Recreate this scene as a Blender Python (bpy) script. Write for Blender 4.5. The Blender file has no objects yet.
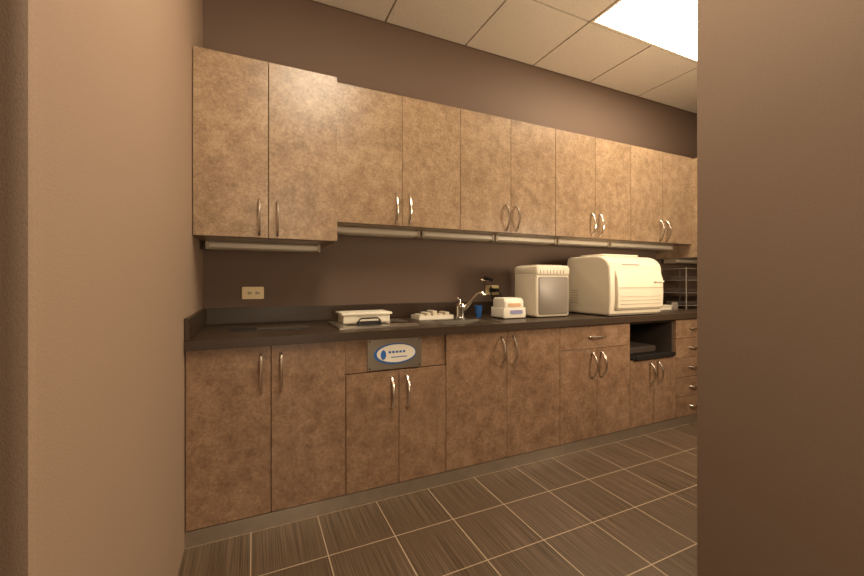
import bpy, bmesh, math, random
from mathutils import Vector, Matrix
random.seed(4)
sc = bpy.context.scene
sc.view_settings.view_transform = 'Standard'
sc.view_settings.look = 'None'

CZ = 1.091      # eye height
DW = 2.453      # distance eye -> back wall (wall plane is y=0)

# ------------------------------------------------------------------ materials
def new_mat(name):
    m = bpy.data.materials.new(name); m.use_nodes = True
    nt = m.node_tree
    return m, nt, nt.nodes['Principled BSDF']
def simple(name, col, rough=.5, metal=0.0, bump=0, bscale=200, var=0.0, spec=.5):
    m, nt, b = new_mat(name)
    b.inputs['Roughness'].default_value = rough
    b.inputs['Metallic'].default_value = metal
    b.inputs['Specular IOR Level'].default_value = spec
    N = nt.nodes; L = nt.links
    geo = N.new('ShaderNodeNewGeometry')
    n = N.new('ShaderNodeTexNoise'); n.inputs['Scale'].default_value = bscale
    L.new(geo.outputs['Position'], n.inputs['Vector'])
    mx = N.new('ShaderNodeMix'); mx.data_type = 'RGBA'
    c = tuple(col)+(1,)
    d = tuple(x*(1-var) for x in col)+(1,)
    mx.inputs[6].default_value = d; mx.inputs[7].default_value = c
    L.new(n.outputs['Fac'], mx.inputs[0]); L.new(mx.outputs[2], b.inputs['Base Color'])
    if bump:
        bp = N.new('ShaderNodeBump'); bp.inputs['Strength'].default_value = bump
        bp.inputs['Distance'].default_value = .002
        L.new(n.outputs['Fac'], bp.inputs['Height']); L.new(bp.outputs['Normal'], b.inputs['Normal'])
    return m
def emis(name, col, s):
    m, nt, b = new_mat(name)
    b.inputs['Base Color'].default_value = (.8,.8,.8,1)
    b.inputs['Emission Color'].default_value = tuple(col)+(1,)
    b.inputs['Emission Strength'].default_value = s
    return m
def laminate(name, dark, mid, light, rough=.3):
    m, nt, b = new_mat(name); N = nt.nodes; L = nt.links
    geo = N.new('ShaderNodeNewGeometry'); oi = N.new('ShaderNodeObjectInfo')
    mul = N.new('ShaderNodeMath'); mul.operation='MULTIPLY'; mul.inputs[1].default_value = 30
    L.new(oi.outputs['Random'], mul.inputs[0])
    add = N.new('ShaderNodeVectorMath'); add.operation='ADD'
    L.new(geo.outputs['Position'], add.inputs[0]); L.new(mul.outputs[0], add.inputs[1])
    def noise(s, d, r, dist=0):
        n = N.new('ShaderNodeTexNoise'); n.inputs['Scale'].default_value=s
        n.inputs['Detail'].default_value=d; n.inputs['Roughness'].default_value=r
        n.inputs['Distortion'].default_value=dist
        L.new(add.outputs[0], n.inputs['Vector']); return n
    n1 = noise(14, 9, .76, 0); n2 = noise(85, 5, .7); n3 = noise(4, 3, .55)
    a = N.new('ShaderNodeMath'); a.operation='MULTIPLY_ADD'; a.inputs[1].default_value=.54
    L.new(n1.outputs['Fac'], a.inputs[0])
    a2 = N.new('ShaderNodeMath'); a2.operation='MULTIPLY'; a2.inputs[1].default_value=.34
    L.new(n2.outputs['Fac'], a2.inputs[0]); L.new(a2.outputs[0], a.inputs[2])
    a3 = N.new('ShaderNodeMath'); a3.operation='MULTIPLY_ADD'; a3.inputs[1].default_value=.14
    L.new(n3.outputs['Fac'], a3.inputs[0]); L.new(a.outputs[0], a3.inputs[2])
    r = N.new('ShaderNodeValToRGB')
    e = r.color_ramp.elements
    e[0].position=.39; e[0].color=tuple(dark)+(1,)
    e[1].position=.65; e[1].color=tuple(light)+(1,)
    k = r.color_ramp.elements.new(.51); k.color=tuple(mid)+(1,)
    L.new(a3.outputs[0], r.inputs[0]); L.new(r.outputs[0], b.inputs['Base Color'])
    bp = N.new('ShaderNodeBump'); bp.inputs['Strength'].default_value=.35; bp.inputs['Distance'].default_value=.001
    L.new(n2.outputs['Fac'], bp.inputs['Height']); L.new(bp.outputs['Normal'], b.inputs['Normal'])
    b.inputs['Roughness'].default_value = rough
    return m
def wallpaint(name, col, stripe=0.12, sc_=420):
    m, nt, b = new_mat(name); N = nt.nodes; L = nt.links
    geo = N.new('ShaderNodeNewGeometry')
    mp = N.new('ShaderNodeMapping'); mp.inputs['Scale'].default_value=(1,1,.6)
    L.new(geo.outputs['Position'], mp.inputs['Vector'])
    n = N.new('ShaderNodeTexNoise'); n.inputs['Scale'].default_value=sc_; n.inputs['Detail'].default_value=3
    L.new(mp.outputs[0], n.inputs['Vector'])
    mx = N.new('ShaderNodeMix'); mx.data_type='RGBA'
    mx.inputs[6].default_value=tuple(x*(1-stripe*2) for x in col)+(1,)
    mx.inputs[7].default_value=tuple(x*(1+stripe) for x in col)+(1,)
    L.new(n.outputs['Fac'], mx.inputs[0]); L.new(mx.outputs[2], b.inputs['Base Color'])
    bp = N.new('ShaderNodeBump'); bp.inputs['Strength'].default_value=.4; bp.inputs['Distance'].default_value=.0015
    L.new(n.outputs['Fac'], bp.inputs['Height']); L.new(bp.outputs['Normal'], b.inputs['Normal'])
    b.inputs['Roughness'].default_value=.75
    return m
def floor_mat():
    m, nt, b = new_mat('floor_tile'); N = nt.nodes; L = nt.links
    geo = N.new('ShaderNodeNewGeometry')
    mp = N.new('ShaderNodeMapping'); mp.inputs['Location'].default_value=(.012+2.8,.893+2.85,0)
    L.new(geo.outputs['Position'], mp.inputs['Vector'])
    br = N.new('ShaderNodeTexBrick'); br.offset=0; br.squash=1
    br.inputs['Scale'].default_value=1; br.inputs['Brick Width'].default_value=.28
    br.inputs['Row Height'].default_value=.285; br.inputs['Mortar Size'].default_value=.0022
    br.inputs['Mortar Smooth'].default_value=.1; br.inputs['Bias'].default_value=0
    br.inputs['Color1'].default_value=(1,1,1,1); br.inputs['Color2'].default_value=(.85,.85,.85,1)
    br.inputs['Mortar'].default_value=(.5,.5,.5,1)
    L.new(mp.outputs[0], br.inputs['Vector'])
    ms = N.new('ShaderNodeMapping'); ms.inputs['Scale'].default_value=(250,2.2,1)
    L.new(geo.outputs['Position'], ms.inputs['Vector'])
    n = N.new('ShaderNodeTexNoise'); n.inputs['Scale'].default_value=1; n.inputs['Detail'].default_value=2
    L.new(ms.outputs[0], n.inputs['Vector'])
    r = N.new('ShaderNodeValToRGB'); e=r.color_ramp.elements
    e[0].position=.32; e[0].color=(.048,.03,.018,1); e[1].position=.70; e[1].color=(.155,.105,.066,1)
    L.new(n.outputs['Fac'], r.inputs[0])
    mul = N.new('ShaderNodeMix'); mul.data_type='RGBA'; mul.blend_type='MULTIPLY'; mul.inputs[0].default_value=1
    L.new(r.outputs[0], mul.inputs[6]); L.new(br.outputs['Color'], mul.inputs[7])
    mx = N.new('ShaderNodeMix'); mx.data_type='RGBA'
    L.new(br.outputs['Fac'], mx.inputs[0]); L.new(mul.outputs[2], mx.inputs[6])
    mx.inputs[7].default_value=(.38,.29,.2,1)
    L.new(mx.outputs[2], b.inputs['Base Color'])
    bp = N.new('ShaderNodeBump'); bp.inputs['Strength'].default_value=.3; bp.inputs['Distance'].default_value=.001
    L.new(n.outputs['Fac'], bp.inputs['Height']); L.new(bp.outputs['Normal'], b.inputs['Normal'])
    b.inputs['Roughness'].default_value=.36
    return m

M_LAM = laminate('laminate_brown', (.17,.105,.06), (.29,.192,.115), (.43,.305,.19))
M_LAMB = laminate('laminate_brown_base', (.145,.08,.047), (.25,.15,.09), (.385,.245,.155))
M_GAP = simple('edge_dark', (.07,.045,.03), .6)
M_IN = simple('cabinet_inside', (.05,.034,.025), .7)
M_BACK = wallpaint('wall_paint_taupe', (.155,.102,.073), .06)
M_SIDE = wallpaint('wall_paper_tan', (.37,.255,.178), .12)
M_HALL_DIM = wallpaint('wall_paper_hall_dimmed', (.175,.115,.078), .16)  # side wallpaper darkened: the dimness of the hall is put into the colour
M_FLOOR = floor_mat()
M_CEIL = simple('ceiling_tile', (.78,.69,.57), .9, bump=.5, bscale=90, var=.3)
M_CGRID = simple('ceiling_grid', (.28,.2,.14), .7)
M_COUNT = simple('counter_dark', (.06,.038,.024), .36, var=.4, bscale=160, spec=.3)
M_NICK = simple('brushed_nickel', (.68,.62,.54), .26, 1.0)
M_CHROME = simple('chrome', (.8,.76,.7), .12, 1.0)
M_TOE = simple('toe_metal', (.5,.42,.34), .3, .75, var=.2, bscale=20)
M_WHITE = simple('white_plastic', (.80,.74,.62), .4)
M_CREAM = simple('cream_plastic', (.66,.58,.45), .4)
M_CREAM2 = simple('cream_plastic_dark', (.42,.34,.24), .45)
M_GREY = simple('grey_plastic', (.2,.165,.13), .4)
M_STEEL = simple('steel', (.5,.45,.38), .3, .9)
M_BLACK = simple('black_plastic', (.015,.013,.012), .4)
M_BLUE = simple('blue_plastic', (.03,.13,.42), .35)
M_LAV = simple('label_lavender', (.25,.25,.42), .4)
M_ORANGE = simple('orange_plastic', (.7,.4,.22), .4)
M_OUT = simple('outlet_ivory', (.85,.68,.38), .4)
M_PANEL = emis('light_diffuser', (1,.85,.63), 21)
M_TUBE = simple('fixture_white', (.7,.62,.5), .35)

# ------------------------------------------------------------------ mesh helpers
def mk(name, bm, mats, parent=None, smooth=False):
    me = bpy.data.meshes.new(name)
    bmesh.ops.recalc_face_normals(bm, faces=bm.faces[:])
    xs=[v.co for v in bm.verts]
    lo=Vector((min(v.x for v in xs),min(v.y for v in xs),min(v.z for v in xs)))
    hi=Vector((max(v.x for v in xs),max(v.y for v in xs),max(v.z for v in xs)))
    c=(lo+hi)/2; c.z=lo.z
    bmesh.ops.translate(bm, verts=bm.verts[:], vec=-c)
    if smooth:
        for f in bm.faces: f.smooth=True
        for e in bm.edges:
            if len(e.link_faces)==2 and e.calc_face_angle(0)>math.radians(35): e.smooth=False
    bm.to_mesh(me); bm.free()
    for m in (mats if isinstance(mats,(list,tuple)) else [mats]): me.materials.append(m)
    o=bpy.data.objects.new(name, me); sc.collection.objects.link(o)
    o.location=c
    if parent:
        o.parent=parent; o.matrix_parent_inverse=Matrix.Translation(parent.location).inverted()
    return o
def empty(name, loc):
    o=bpy.data.objects.new(name,None); o.empty_display_size=.1; o.location=loc
    sc.collection.objects.link(o); return o
def box(bm, x0,x1,y0,y1,z0,z1, bev=0, mi=0, seg=2):
    r=bmesh.ops.create_cube(bm,size=1)
    vs=r['verts']
    for v in vs:
        v.co.x = x0 if v.co.x<0 else x1
        v.co.y = y0 if v.co.y<0 else y1
        v.co.z = z0 if v.co.z<0 else z1
    fs=set(f for v in vs for f in v.link_faces)
    for f in fs: f.material_index=mi
    if bev:
        es=list(set(e for v in vs for e in v.link_edges))
        bmesh.ops.bevel(bm,geom=es,offset=bev,segments=seg,affect='EDGES',profile=.5,material=mi)
def prism(bm, pts, axis, a0, a1, mi=0, bev=0, seg=2):
    """pts: list of 2-tuples; axis 'x' -> pts are (y,z); 'z' -> (x,y); 'y' -> (x,z)"""
    def co(p,a):
        return {'x':(a,p[0],p[1]),'z':(p[0],p[1],a),'y':(p[0],a,p[1])}[axis]
    A=[bm.verts.new(co(p,a0)) for p in pts]; B=[bm.verts.new(co(p,a1)) for p in pts]
    n=len(pts); fs=[bm.faces.new(A),bm.faces.new(B[::-1])]
    for i in range(n): fs.append(bm.faces.new((A[i],B[i],B[(i+1)%n],A[(i+1)%n])))
    for f in fs: f.material_index=mi
    if bev:
        es=list(set(list(fs[0].edges)+list(fs[1].edges)))
        bmesh.ops.recalc_face_normals(bm,faces=fs)
        bmesh.ops.bevel(bm,geom=es,offset=bev,segments=seg,affect='EDGES',profile=.5,material=mi)
def rrect(x0,x1,z0,z1,r,n=5):
    p=[]
    for cx,cz,a in ((x1-r,z1-r,0),(x0+r,z1-r,90),(x0+r,z0+r,180),(x1-r,z0+r,270)):
        for i in range(n+1):
            t=math.radians(a+90*i/n); p.append((cx+r*math.cos(t),cz+r*math.sin(t)))
    return p
def ell(cx,cz,rx,rz,n=36):
    return [(cx+rx*math.cos(2*math.pi*i/n),cz+rz*math.sin(2*math.pi*i/n)) for i in range(n)]
def tube(bm, pts, rad, seg=10, mi=0):
    pts=[Vector(p) for p in pts]; rings=[]
    n=len(pts)
    up=None
    for i,p in enumerate(pts):
        t=(pts[min(i+1,n-1)]-pts[max(i-1,0)]).normalized()
        if up is None:
            up=Vector((1,0,0)) if abs(t.x)<.8 else Vector((0,0,1))
        s=t.cross(up).normalized(); up2=s.cross(t).normalized(); up=up2
        r=rad[i] if isinstance(rad,(list,tuple)) else rad
        rings.append([bm.verts.new(p+s*math.cos(2*math.pi*k/seg)*r+up2*math.sin(2*math.pi*k/seg)*r) for k in range(seg)])
    for a,b in zip(rings,rings[1:]):
        for k in range(seg):
            f=bm.faces.new((a[k],a[(k+1)%seg],b[(k+1)%seg],b[k])); f.material_index=mi
    bm.faces.new(rings[0][::-1]).material_index=mi; bm.faces.new(rings[-1]).material_index=mi
def lathe(bm, cx,cy, prof, seg=24, mi=0):
    rings=[[bm.verts.new((cx+r*math.cos(2*math.pi*k/seg),cy+r*math.sin(2*math.pi*k/seg),z)) for k in range(seg)] for r,z in prof]
    for a,b in zip(rings,rings[1:]):
        for k in range(seg):
            bm.faces.new((a[k],a[(k+1)%seg],b[(k+1)%seg],b[k])).material_index=mi
    bm.faces.new(rings[0][::-1]).material_index=mi; bm.faces.new(rings[-1]).material_index=mi
def B(name, dims, mat, parent=None, bev=0):
    bm=bmesh.new(); box(bm,*dims,bev=bev); return mk(name,bm,mat,parent)

# ------------------------------------------------------------------ room
XL=-.257; XR=4.15; H=2.81
YH=-1.798   # where the left wall turns the corner
YB=-4.0
r=.022
arc=[(XL-r+r*math.cos(math.radians(-t)), YH+r+r*math.sin(math.radians(-t))) for t in range(0,91,10)]
bm=bmesh.new()
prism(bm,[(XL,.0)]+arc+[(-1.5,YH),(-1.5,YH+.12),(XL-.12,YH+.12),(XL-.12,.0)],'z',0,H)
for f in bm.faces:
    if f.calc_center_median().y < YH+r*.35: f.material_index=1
mk('wall_left',bm,[M_SIDE,M_HALL_DIM],smooth=True)
B('wall_back',(XL-.12,XR+.12,0,.12,0,H),M_BACK)
B('wall_right',(XR,XR+.12,-1.683,0,0,H),M_BACK)
bm=bmesh.new()
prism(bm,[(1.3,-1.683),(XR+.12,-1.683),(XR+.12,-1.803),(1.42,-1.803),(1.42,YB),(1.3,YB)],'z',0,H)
mk('wall_partition',bm,M_HALL_DIM)
B('wall_hall_left',(-1.62,-1.5,YB,YH+.12,0,H),M_HALL_DIM)
B('wall_front',(-1.62,1.42,YB-.12,YB,0,H),M_HALL_DIM)
B('floor',(-1.62,XR+.12,YB-.12,.12,-.1,0),M_FLOOR)
# suspended ceiling
xl=[-1.62,-1.04,-.43,.18,.79,1.40,2.02,2.63,3.24,3.85,XR+.12]
yl=[y-DW for y in (DW+.12-.12,1.88,1.27,.66,.05,-.56,-1.17,-1.66)]
bm=bmesh.new()
box(bm,-1.62,XR+.12,YB-.12,.12,H+.012,H+.1,mi=1)
panels=[(6,1,8,2),(3,2,4,4)]
def inpanel(i,j):
    return any(a<=i<c and b<=j<d for a,b,c,d in panels)
g=.006
for i in range(len(xl)-1):
    for j in range(len(yl)-1):
        if inpanel(i,j): continue
        box(bm,xl[i]+g,xl[i+1]-g,yl[j+1]+g,yl[j]-g,H,H+.014,mi=0)
mk('ceiling',bm,[M_CEIL,M_CGRID])
for a,b,c,d in panels:
    x0,x1,y0,y1=xl[a],xl[c],yl[d],yl[b]
    bm=bmesh.new()
    w=.022
    for q in ((x0+.004,x1-.004,y0+.004,y0+w),(x0+.004,x1-.004,y1-w,y1-.004),(x0+.004,x0+w,y0+w,y1-w),(x1-w,x1-.004,y0+w,y1-w)):
        box(bm,*q,H-.004,H+.012,mi=1)
    box(bm,x0+w,x1-w,y0+w,y1-w,H+.0,H+.008,mi=0)
    mk('ceiling_light_panel',bm,[M_PANEL,M_TUBE])

# ------------------------------------------------------------------ cabinets
def handle_v(bm, x, y, z0, z1, out=.038):
    n=16; pts=[(x,y+.001,z0)]
    for i in range(n+1):
        t=i/n
        pts.append((x, y-.004-out*math.sin(math.pi*t)**.75, z0+(z1-z0)*t))
    pts.append((x,y+.001,z1))
    rr=[.0075]+[.0072-.0012*math.sin(math.pi*i/n) for i in range(n+1)]+[.0075]
    tube(bm,pts,rr,10)
def handle_h(bm, x0, x1, y, z, out=.03):
    n=14; pts=[(x0,y+.001,z)]
    for i in range(n+1):
        t=i/n; pts.append((x0+(x1-x0)*t, y-.004-out*math.sin(math.pi*t)**.75, z))
    pts.append((x1,y+.001,z)); tube(bm,pts,.0055,10)
G=.0016
def door(parent,name,x0,x1,z0,z1,yf,mat,th=.019):
    B(name,(x0+G,x1-G,yf,yf+th,z0+G,z1-G),mat,parent,bev=.001)
def carcass(parent,x0,x1,y0,z0,z1,mat,top=True,shelf=None,sidemat=None):
    bm=bmesh.new(); t=.016; e=.0005
    box(bm,x0+e,x0+t,y0,-.002,z0,z1); box(bm,x1-t,x1-e,y0,-.002,z0,z1)
    box(bm,x0+t,x1-t,y0,-.002,z0,z0+t)
    box(bm,x0+t,x1-t,-.012,-.002,z0+t,z1-t)
    if top: box(bm,x0+t,x1-t,y0,-.002,z1-t,z1)
    if shelf: box(bm,x0+t,x1-t,y0,-.012,shelf-t,shelf)
    # dark edging on the front edges behind the doors
    for f in bm.faces:
        if f.calc_center_median().y < y0+1e-5: f.material_index=1
    mk('carcass',bm,[mat,M_GAP],parent)
def pair(parent,x0,xm,x1,z0,z1,yf,mat,hz,off=.041):
    door(parent,'door_1',x0,xm,z0,z1,yf,mat); door(parent,'door_2',xm,x1,z0,z1,yf,mat)
    for k,x in enumerate((xm-off,xm+off)):
        bm=bmesh.new(); handle_v(bm,x,yf,hz[0],hz[1]); mk('handle_%d'%(k+1),bm,M_NICK,parent,smooth=True)

ZU0,ZU1=1.412,2.176
YU=-.333            # upper door front
pitch=.3875; xs=.400
p=empty('wall_cabinet',(.07,-.2,1.30)); ZD=1.300; ZT=2.165
carcass(p,XL+.002,.3985,-.385,ZD,ZT,M_LAM)
pair(p,XL+.002,.064,.3985,ZD,ZT,-.405,M_LAM,(ZD+.018,ZD+.185))
for i in range(4):
    a=xs+2*i*pitch; b=a+2*pitch
    p=empty('wall_cabinet',((a+b)/2,-.2,ZU0))
    carcass(p,a,b,YU+.02,ZU0,ZU1,M_LAM)
    pair(p,a+.0005,a+pitch,b-.0005,ZU0,ZU1,YU,M_LAM,(ZU0+.018,ZU0+.185))
xe=xs+8*pitch
p=empty('wall_cabinet',((xe+XR)/2,-.2,ZD))
carcass(p,xe+.002,XR-.002,-.385,ZD,ZT,M_LAM)
pair(p,xe+.002,(xe+XR)/2,XR-.002,ZD,ZT,-.405,M_LAM,(ZD+.018,ZD+.185))

# under-cabinet lights
def striplight(x0,x1,ztop,y0=-.15,y1=-.04,name='under_cabinet_light'):
    bm=bmesh.new()
    prism(bm,[(y1,ztop),(y0+.012,ztop),(y0,ztop-.010),(y0,ztop-.03),(y0+.02,ztop-.038),(y1,ztop-.038)],'x',x0,x1,bev=.002)
    box(bm,x0-.004,x0+.012,y0-.003,y1,ztop-.041,ztop-.0005,mi=1); box(bm,x1-.012,x1+.004,y0-.003,y1,ztop-.041,ztop-.0005,mi=1)
    mk(name,bm,[M_TUBE,M_CREAM2])
striplight(-.225,.345,ZD-.001)
for a,b in ((.42,.96),(.97,1.52),(1.53,2.08),(2.09,2.64),(2.65,3.45)): striplight(a+.006,b-.006,ZU0-.001,-.2,-.08)
striplight(3.56,4.08,ZD-.001)

ZB0,ZB1=.068,.806
YF=-.61
def base(x0,x1,name='base_cabinet',**k):
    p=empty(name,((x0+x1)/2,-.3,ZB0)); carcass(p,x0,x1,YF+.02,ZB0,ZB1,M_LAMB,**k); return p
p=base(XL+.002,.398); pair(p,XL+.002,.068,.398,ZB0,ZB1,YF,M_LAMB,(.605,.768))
# ultrasonic unit cabinet
p=base(.3985,.934,top=False); pair(p,.3985,.667,.934,ZB0,.640,YF,M_LAMB,(.45,.61))
B('apron_panel',(.40,.932,YF+.012,YF+.0195,.643,ZB1),M_LAMB,p)
c=empty('ultrasonic_cleaner_panel',(.65,YF,.65))
yp=YF+.0115
bm=bmesh.new(); prism(bm,rrect(.506,.794,.648,.800,.006),'y',yp-.006,yp,bev=.001); mk('plate',bm,M_STEEL,c)
bm=bmesh.new(); prism(bm,ell(.65,.724,.113,.052),'y',yp-.009,yp-.006); mk('badge_rim',bm,M_BLUE,c)
bm=bmesh.new(); prism(bm,ell(.654,.726,.103,.045),'y',yp-.011,yp-.009); mk('badge_face',bm,M_WHITE,c)
bm=bmesh.new()
for q in range(5): box(bm,.612+q*.019,.625+q*.019,yp-.0125,yp-.011,.728,.739,bev=.001)
prism(bm,ell(.585,.722,.014,.024,20),'y',yp-.0125,yp-.011)
box(bm,.625,.71,yp-.0125,yp-.011,.706,.710)
mk('badge_lettering',bm,M_BLUE,c)
bm=bmesh.new()
for X in (.516,.784):
    for Z in (.657,.791): prism(bm,ell(X,Z,.004,.004,12),'y',yp-.008,yp-.006)
mk('screws',bm,M_BLACK,c)
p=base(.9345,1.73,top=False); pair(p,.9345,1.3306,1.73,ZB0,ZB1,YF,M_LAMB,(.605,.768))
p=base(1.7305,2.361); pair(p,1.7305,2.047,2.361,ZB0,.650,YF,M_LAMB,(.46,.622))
door(p,'drawer_front',1.7305,2.361,.650,ZB1,YF,M_LAMB)
bm=bmesh.new(); handle_h(bm,1.975,2.12,YF,.728); mk('drawer_handle',bm,M_NICK,p,smooth=True)
# niche cabinet
p=base(2.3615,2.856,shelf=.535); pair(p,2.3615,2.609,2.856,ZB0,.538,YF,M_LAMB,(.35,.51))
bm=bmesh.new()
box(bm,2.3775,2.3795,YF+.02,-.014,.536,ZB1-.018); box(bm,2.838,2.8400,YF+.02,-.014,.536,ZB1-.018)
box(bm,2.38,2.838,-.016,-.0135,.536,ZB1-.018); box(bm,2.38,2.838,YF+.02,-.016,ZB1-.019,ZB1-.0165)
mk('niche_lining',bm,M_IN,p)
c=empty('pull_out_tray',(2.6,-.4,.54))
bm=bmesh.new(); box(bm,2.385,2.832,YF-.01,-.15,.5385,.552,bev=.003); box(bm,2.40,2.82,YF-.022,YF-.01,.540,.572,bev=.003); mk('tray',bm,M_BLACK,c)
bm=bmesh.new(); box(bm,2.43,2.79,-.5,-.18,.553,.60,bev=.008); mk('drawer_box',bm,M_IN,c)
# drawers
p=base(2.8565,3.27,name='drawer_cabinet')
hh=(ZB1-ZB0)/5
for i in range(5):
    z0=ZB0+i*hh; door(p,'drawer_%d'%(i+1),2.8565,3.27,z0,z0+hh,YF,M_LAMB)
    bm=bmesh.new(); handle_h(bm,3.015,3.115,YF,z0+hh*.5,.026); mk('pull_%d'%(i+1),bm,M_NICK,p,smooth=True)
p=base(3.2705,XR-.002); pair(p,3.2705,3.71,XR-.002,ZB0,ZB1,YF,M_LAMB,(.605,.768))
bm=bmesh.new(); box(bm,XL+.001,XR-.001,YF+.002,YF+.018,0,ZB0-.002); mk('trim_toe_kick',bm,M_TOE)

# countertop with cut-outs
ZC=.848; z0=.8075
def yd(D): return D-DW
bm=bmesh.new()
holes=[(.43,.76,yd(1.99),yd(2.22)),(.97,1.33,yd(1.90),yd(2.13))]
yfr,ybk=-.635,-.001
xc=XL+.001
for hx0,hx1,hy0,hy1 in holes:
    box(bm,xc,hx0,yfr,ybk,z0,ZC)
    box(bm,hx0,hx1,yfr,hy0,z0,ZC); box(bm,hx0,hx1,hy1,ybk,z0,ZC)
    xc=hx1
box(bm,xc,XR-.001,yfr,ybk,z0,ZC)
mk('countertop',bm,M_COUNT)
bm=bmesh.new()
box(bm,XL+.001,XR-.001,-.02,-.001,ZC+.0003,ZC+.092,bev=.002)
box(bm,XL+.001,XL+.02,-.633,-.0205,ZC+.0003,ZC+.092,bev=.002)
mk('trim_backsplash',bm,M_COUNT)

def basin(bm,x0,x1,y0,y1,zt,dep,t=.004,mi=0,rim=.012):
    box(bm,x0,x1,y0,y1,zt-dep,zt-dep+t,mi=mi)
    box(bm,x0,x0+t,y0,y1,zt-dep+t,zt,mi=mi); box(bm,x1-t,x1,y0,y1,zt-dep+t,zt,mi=mi)
    box(bm,x0+t,x1-t,y0,y0+t,zt-dep+t,zt,mi=mi); box(bm,x0+t,x1-t,y1-t,y1,zt-dep+t,zt,mi=mi)
# sink
c=empty('sink',(1.15,-.43,.7))
bm=bmesh.new(); h=holes[1]; basin(bm,h[0]+.001,h[1]-.001,h[2]+.001,h[3]-.001,ZC-.003,.17); mk('bowl',bm,M_STEEL,c)
bm=bmesh.new(); lathe(bm,1.15,yd(2.03),[(.03,ZC-.169),(.03,ZC-.166),(.02,ZC-.165)]); mk('drain',bm,M_CHROME,c)
# faucet
c=empty('faucet',(1.215,yd(2.19),ZC))
bm=bmesh.new(); X=1.215;Y=yd(2.19)
lathe(bm,X,Y,[(.034,ZC+.0005),(.034,ZC+.008),(.026,ZC+.012),(.025,ZC+.075),(.028,ZC+.08),(.026,ZC+.095),(.012,ZC+.104)]); mk('body',bm,M_CHROME,c,smooth=True)
bm=bmesh.new(); pts=[(X+.0,Y,ZC+.04),(X+.035,Y-.03,ZC+.085),(X+.07,Y-.06,ZC+.14),(X+.09,Y-.08,ZC+.165),(X+.105,Y-.095,ZC+.168),(X+.115,Y-.105,ZC+.15)]
tube(bm,pts,[.014,.013,.012,.012,.012,.012],12); mk('spout',bm,M_CHROME,c,smooth=True)
bm=bmesh.new(); tube(bm,[(X,Y,ZC+.1),(X-.01,Y+.0,ZC+.125),(X-.03,Y-.02,ZC+.135)],[.009,.008,.006],10); mk('lever',bm,M_CHROME,c,smooth=True)

# ultrasonic cleaner set in the counter
c=empty('ultrasonic_cleaner',(.6,-.3,ZC))
bm=bmesh.new(); h=holes[0]
basin(bm,h[0]+.001,h[1]-.001,h[2]+.001,h[3]-.001,ZC,.036)
x0,x1,y0,y1=.385,.815,yd(1.92),yd(2.27)
for q in ((x0,x1,y0,h[2]+.004),(x0,x1,h[3]-.004,y1),(x0,h[0]+.004,h[2]+.004,h[3]-.004),(h[1]-.004,x1,h[2]+.004,h[3]-.004)): box(bm,*q,ZC+.0005,ZC+.009)
mk('tank_and_rim',bm,M_STEEL,c)
bm=bmesh.new(); box(bm,.435,.70,yd(2.08),yd(2.235),ZC+.0095,ZC+.064,bev=.008,seg=3); box(bm,.425,.71,yd(2.07),yd(2.245),ZC+.056,ZC+.070,bev=.004); mk('lid',bm,M_WHITE,c,smooth=True)
bm=bmesh.new(); Y=yd(1.995); Z=ZC+.0095
tube(bm,[(.50,Y,Z),(.50,Y-.002,Z+.028),(.512,Y-.003,Z+.036),(.60,Y-.004,Z+.037),(.612,Y-.003,Z+.028),(.612,Y,Z)],.0045,8)
box(bm,.49,.625,Y+.006,Y+.012,Z,Z+.02); mk('basket_handle',bm,M_BLACK,c,smooth=True)
bm=bmesh.new(); box(bm,.66,.80,yd(1.95),yd(2.03),ZC+.0095,ZC+.016,bev=.002); mk('basket_cover',bm,M_CHROME,c)

# thin dark mat on the left counter
bm=bmesh.new()
x0,x1,y0,y1=-.11,.26,yd(2.05),yd(2.17)
prism(bm,rrect(x0,x1,y0,y1,.01),'z',ZC+.0005,ZC+.004,bev=.001)
prism(bm,rrect(x0+.12,x1-.005,y0+.01,y1-.01,.006),'z',ZC+.004,ZC+.008,bev=.001,mi=1)
mk('counter_mat',bm,[M_BLACK,M_IN])

# instrument tray
c=empty('instrument_tray',(1.05,-.3,ZC))
bm=bmesh.new(); y0,y1=yd(2.20),yd(2.34)
basin(bm,.93,1.17,y0,y1,ZC+.0255,.025,t=.005); mk('tray',bm,M_WHITE,c)
bm=bmesh.new()
for q in range(5):
    X=.945+q*.044
    box(bm,X,X+.03,y0+.02,y1-.02,ZC+.0055,ZC+.032+.02*((q*7)%3)/2,bev=.003)
mk('packets',bm,M_CREAM,c)

# blue cup
bm=bmesh.new(); lathe(bm,1.37,yd(2.22),[(.018,ZC+.0005),(.026,ZC+.075),(.028,ZC+.077),(.025,ZC+.076),(.016,ZC+.006)]); mk('plastic_cup',bm,M_BLUE,smooth=True)

# small dispenser
c=empty('tabletop_dispenser',(1.47,-.4,ZC))
x0,x1=1.435,1.61
yA,yB=yd(2.02),yd(2.17)
bm=bmesh.new()
prism(bm,[(yB,ZC+.006),(yA+.004,ZC+.006),(yA,ZC+.02),(yA+.004,ZC+.072),(yB,ZC+.072)],'x',x0,x1,bev=.008,seg=3); mk('base',bm,M_WHITE,c,smooth=True)
bm=bmesh.new()
pr=[(yB-.004,ZC+.073),(yA+.008,ZC+.073)]+[(yA+.04-.032*math.cos(math.radians(t)),ZC+.1+.034*math.sin(math.radians(t))) for t in range(0,91,15)]+[(yB-.02,ZC+.134),(yB-.004,ZC+.12)]
prism(bm,pr,'x',x0+.012,x1-.012,bev=.009,seg=3); mk('hood',bm,M_WHITE,c,smooth=True)
bm=bmesh.new(); prism(bm,rrect(x0+.05,x1-.03,ZC+.03,ZC+.056,.008),'y',yA-.002,yA+.006); mk('label',bm,M_LAV,c)
bm=bmesh.new(); prism(bm,rrect(x0+.04,x1-.04,ZC+.078,ZC+.1,.006),'y',yA+.004,yA+.02); mk('window',bm,M_ORANGE,c)
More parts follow.
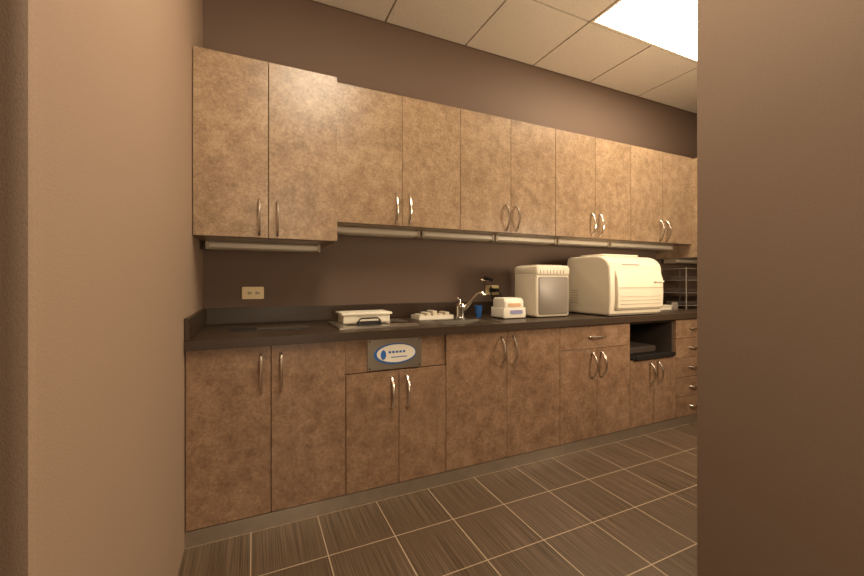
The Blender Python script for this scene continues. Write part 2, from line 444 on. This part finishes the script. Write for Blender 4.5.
bm=bmesh.new()
for X in (x0+.02,x1-.02):
    for Yy in (yA+.02,yB-.02): lathe(bm,X,Yy,[(.008,ZC+.0005),(.008,ZC+.007)],10)
mk('feet',bm,M_BLACK,c)

# water distiller (tall box)
c=empty('water_distiller',(1.8,-.35,ZC))
x0,x1=1.665,1.95; yA,yB=yd(1.99),yd(2.22); zt=ZC+.347
bm=bmesh.new(); prism(bm,rrect(x0,x1,ZC+.005,zt-.02,.02),'y',yA,yB,bev=.012,seg=3); mk('body',bm,M_CREAM,c,smooth=True)
bm=bmesh.new(); prism(bm,rrect(x0+.02,x1-.012,ZC+.02,zt-.075,.015),'y',yA-.004,yA+.004,bev=.003); mk('front_panel',bm,M_GREY,c,smooth=True)
bm=bmesh.new()
prism(bm,rrect(x0-.003,x1+.003,zt-.07,zt,.026),'y',yA-.006,yB+.002,bev=.014,seg=3); mk('top_cover',bm,M_CREAM,c,smooth=True)
bm=bmesh.new()
for q in range(8):
    X=x0+.03+q*.028
    box(bm,X,X+.012,yA+.02,yB-.02,zt-.001,zt+.006,bev=.003)
    box(bm,X,X+.004,yA-.009,yA-.003,zt-.055,zt-.03,bev=.001)
mk('vent_ribs',bm,M_CREAM2,c)
bm=bmesh.new()
for X in (x0+.03,x1-.03):
    for Yy in (yA+.03,yB-.03): lathe(bm,X,Yy,[(.014,ZC+.0005),(.012,ZC+.008)],12)
mk('feet',bm,M_BLACK,c)

# autoclave
c=empty('autoclave',(2.43,-.4,ZC))
x0,x1=2.175,2.715; yA,yB=yd(1.855),yd(2.25); zt=ZC+.422
pr=[(yB,ZC+.006),(yA+.02,ZC+.006),(yA+.004,ZC+.02),(yA-.006,ZC+.12),(yA-.004,ZC+.24)]
R=.13
pr+=[(yA+R-R*math.cos(math.radians(t)),zt-R*.75+R*.75*math.sin(math.radians(t))) for t in range(8,91,9)]
pr+=[(yB-.03,zt),(yB-.008,zt-.012),(yB,zt-.04)]
bm=bmesh.new(); prism(bm,pr,'x',x0,x1,bev=.016,seg=4); mk('housing',bm,M_CREAM,c,smooth=True)
bm=bmesh.new(); pr2=[(yA+.03,ZC+.045),(yA-.012,ZC+.045),(yA-.024,ZC+.06),(yA-.028,ZC+.16),(yA-.024,ZC+.26),(yA-.006,ZC+.315),(yA+.04,ZC+.33)]
prism(bm,pr2,'x',x0+.05,x1-.02,bev=.01,seg=3); mk('door',bm,M_CREAM,c,smooth=True)
bm=bmesh.new(); box(bm,x0+.06,x1-.03,yA-.0295,yA+.01,ZC+.195,ZC+.2,mi=0)
for q in range(3): box(bm,x0+.08,x1-.05,yA-.0295,yA-.02,ZC+.085+.025*q,ZC+.088+.025*q)
mk('door_grooves',bm,M_CREAM2,c)
bm=bmesh.new(); tube(bm,[(x1-.12,yA-.02,ZC+.235),(x1-.12,yA-.045,ZC+.24),(x1-.11,yA-.052,ZC+.24),(x1-.06,yA-.052,ZC+.24),(x1-.05,yA-.045,ZC+.24),(x1-.05,yA-.02,ZC+.235)],.006,8); mk('door_handle',bm,M_CREAM,c,smooth=True)
bm=bmesh.new(); prism(bm,rrect(x0+.09,x1-.06,yA+.13,yB-.03,.04),'z',zt-.002,zt+.016,bev=.006); mk('top_cover',bm,M_CREAM,c,smooth=True)
bm=bmesh.new()
for q in range(10): box(bm,x0+.13+q*.018,x0+.142+q*.018,yA+.005,yA+.02,ZC+.352,ZC+.360)
mk('lettering',bm,M_GREY,c)
bm=bmesh.new()
for q in range(6): box(bm,x0-.001,x0+.004,yB-.12,yB-.04,ZC+.08+q*.018,ZC+.087+q*.018)
mk('side_vents',bm,M_CREAM2,c)
bm=bmesh.new()
for X in (x0+.05,x1-.05):
    for Yy in (yA+.06,yB-.05): lathe(bm,X,Yy,[(.018,ZC+.0005),(.016,ZC+.008)],12)
mk('feet',bm,M_BLACK,c)

# wire instrument rack
c=empty('wire_rack',(3.4,-.3,ZC))
bm=bmesh.new(); x0,x1=3.36,3.62; ya,yb=yd(2.08),yd(2.3)
for X in (x0,x1):
    for Y in (ya,yb): tube(bm,[(X,Y,ZC+.001),(X,Y,ZC+.36)],.005,8)
mk('posts',bm,M_GREY,c)
bm=bmesh.new()
for Z in (.03,.14,.25,.35):
    for Y in (ya,yb): tube(bm,[(x0,Y,ZC+Z),(x1,Y,ZC+Z)],.0035,6)
    for q in range(8): 
        X=x0+(x1-x0)*q/7; tube(bm,[(X,ya,ZC+Z),(X,yb,ZC+Z)],.0025,6)
mk('shelves',bm,M_GREY,c)
bm=bmesh.new(); 
for Z in (.034,.144,.254): box(bm,x0+.03,x1-.03,ya+.02,yb-.02,ZC+Z,ZC+Z+.03,bev=.004)
mk('cassettes',bm,M_IN,c)
# small instrument box
c=empty('instrument_box',(3.1,-.3,ZC))
bm=bmesh.new(); box(bm,2.98,3.20,yd(2.1),yd(2.22),ZC+.0005,ZC+.03,bev=.004); mk('box_base',bm,M_WHITE,c)
bm=bmesh.new(); box(bm,2.975,3.205,yd(2.095),yd(2.225),ZC+.0305,ZC+.038,bev=.002); mk('box_lid',bm,M_CREAM,c)
bm=bmesh.new()
for q in range(4): 
    X=3.235+q*.02; lathe(bm,X,yd(2.12),[(.008,ZC+.0005),(.008,ZC+.05),(.005,ZC+.055),(.005,ZC+.062)],10)
mk('sample_vials',bm,M_GREY)

# outlets
def outlet(x,z,name='electrical_outlet'):
    c=empty(name,(x,0,z))
    bm=bmesh.new(); prism(bm,rrect(x-.058,x+.058,z-.036,z+.036,.006),'y',-.007,-.0005,bev=.002); mk('plate',bm,M_OUT,c)
    bm=bmesh.new()
    for s in (-.02,.02): prism(bm,rrect(x+s-.016,x+s+.016,z-.013,z+.013,.009),'y',-.0095,-.007)
    mk('receptacles',bm,M_OUT,c)
    bm=bmesh.new()
    for s in (-.02,.02):
        box(bm,x+s-.008,x+s+.005,-.0105,-.009,z+.003,z+.007); box(bm,x+s-.008,x+s+.005,-.0105,-.009,z-.007,z-.003)
        prism(bm,ell(x+s+.010,z,.004,.004,10),'y',-.0105,-.009)
    mk('slots',bm,M_BLACK,c)
outlet(-.006,1.022); outlet(1.633,1.022)
# plug + cord
c=empty('power_cord',(1.61,-.03,1.02))
bm=bmesh.new(); box(bm,1.60,1.63,-.045,-.0108,1.008,1.036,bev=.004); box(bm,1.64,1.668,-.045,-.0108,1.008,1.036,bev=.004); mk('plugs',bm,M_BLACK,c)
bm=bmesh.new()
tube(bm,[(1.61,-.04,1.02),(1.585,-.065,1.03),(1.57,-.08,1.05),(1.56,-.085,1.03),(1.575,-.085,.98),(1.60,-.08,.92),(1.62,-.08,.88),(1.64,-.08,ZC+.005)],.005,8)
tube(bm,[(1.655,-.045,1.02),(1.66,-.08,1.0),(1.665,-.09,.93),(1.67,-.07,ZC+.005)],.004,8)
mk('cord',bm,M_BLACK,c,smooth=True)
# small wall mounted valve / hose above the faucet
c=empty('wall_spigot',(1.55,-.03,1.1))
bm=bmesh.new(); prism(bm,ell(1.55,1.095,.02,.02,20),'y',-.012,-.0005); tube(bm,[(1.55,-.01,1.095),(1.55,-.06,1.1),(1.545,-.08,1.105)],.010,10); mk('valve',bm,M_NICK,c,smooth=True)
bm=bmesh.new(); tube(bm,[(1.515,-.082,1.115),(1.58,-.082,1.098)],.012,10)
mk('knob',bm,M_BLACK,c,smooth=True)

# ------------------------------------------------------------------ light / world
w=bpy.data.worlds.new('world'); sc.world=w; w.use_nodes=True
w.node_tree.nodes['Background'].inputs[0].default_value=(1,.8,.6,1)
w.node_tree.nodes['Background'].inputs[1].default_value=.1

def area(name,loc,rot,sx,sy,e,col=(1,.80,.56)):
    l=bpy.data.lights.new(name,'AREA'); l.shape='RECTANGLE'; l.size=sx; l.size_y=sy; l.energy=e; l.color=col
    o=bpy.data.objects.new(name,l); o.location=loc; o.rotation_euler=[math.radians(a) for a in rot]; sc.collection.objects.link(o); return o
area('hall_added_fill',(.35,-3.7,1.0),(86,0,-8),.5,.5,17)  # added fill behind the camera, brightens the base cabinets
area('hall_added_ceiling_fill',(.3,-2.9,1.9),(160,0,0),.5,.5,24)  # unseen upward fill, added to lift the ceiling
area('room_added_ceiling_fill',(2.6,-1.5,1.6),(180,0,0),.9,.2,15)  # extra ceiling fill, added out of view behind the partition edge
area('room_added_fill',(2.6,-1.6,1.3),(76,0,14),.35,.35,17)  # added fill hidden by the partition, brightens the right-hand cabinets

cam=bpy.data.cameras.new('camera'); co=bpy.data.objects.new('camera',cam); sc.collection.objects.link(co)
co.location=(0,-DW,CZ); co.rotation_euler=(math.radians(90),0,-math.radians(24.8))
cam.sensor_width=36; cam.lens=16.04; cam.shift_y=-7/864; cam.clip_start=.02
sc.camera=co
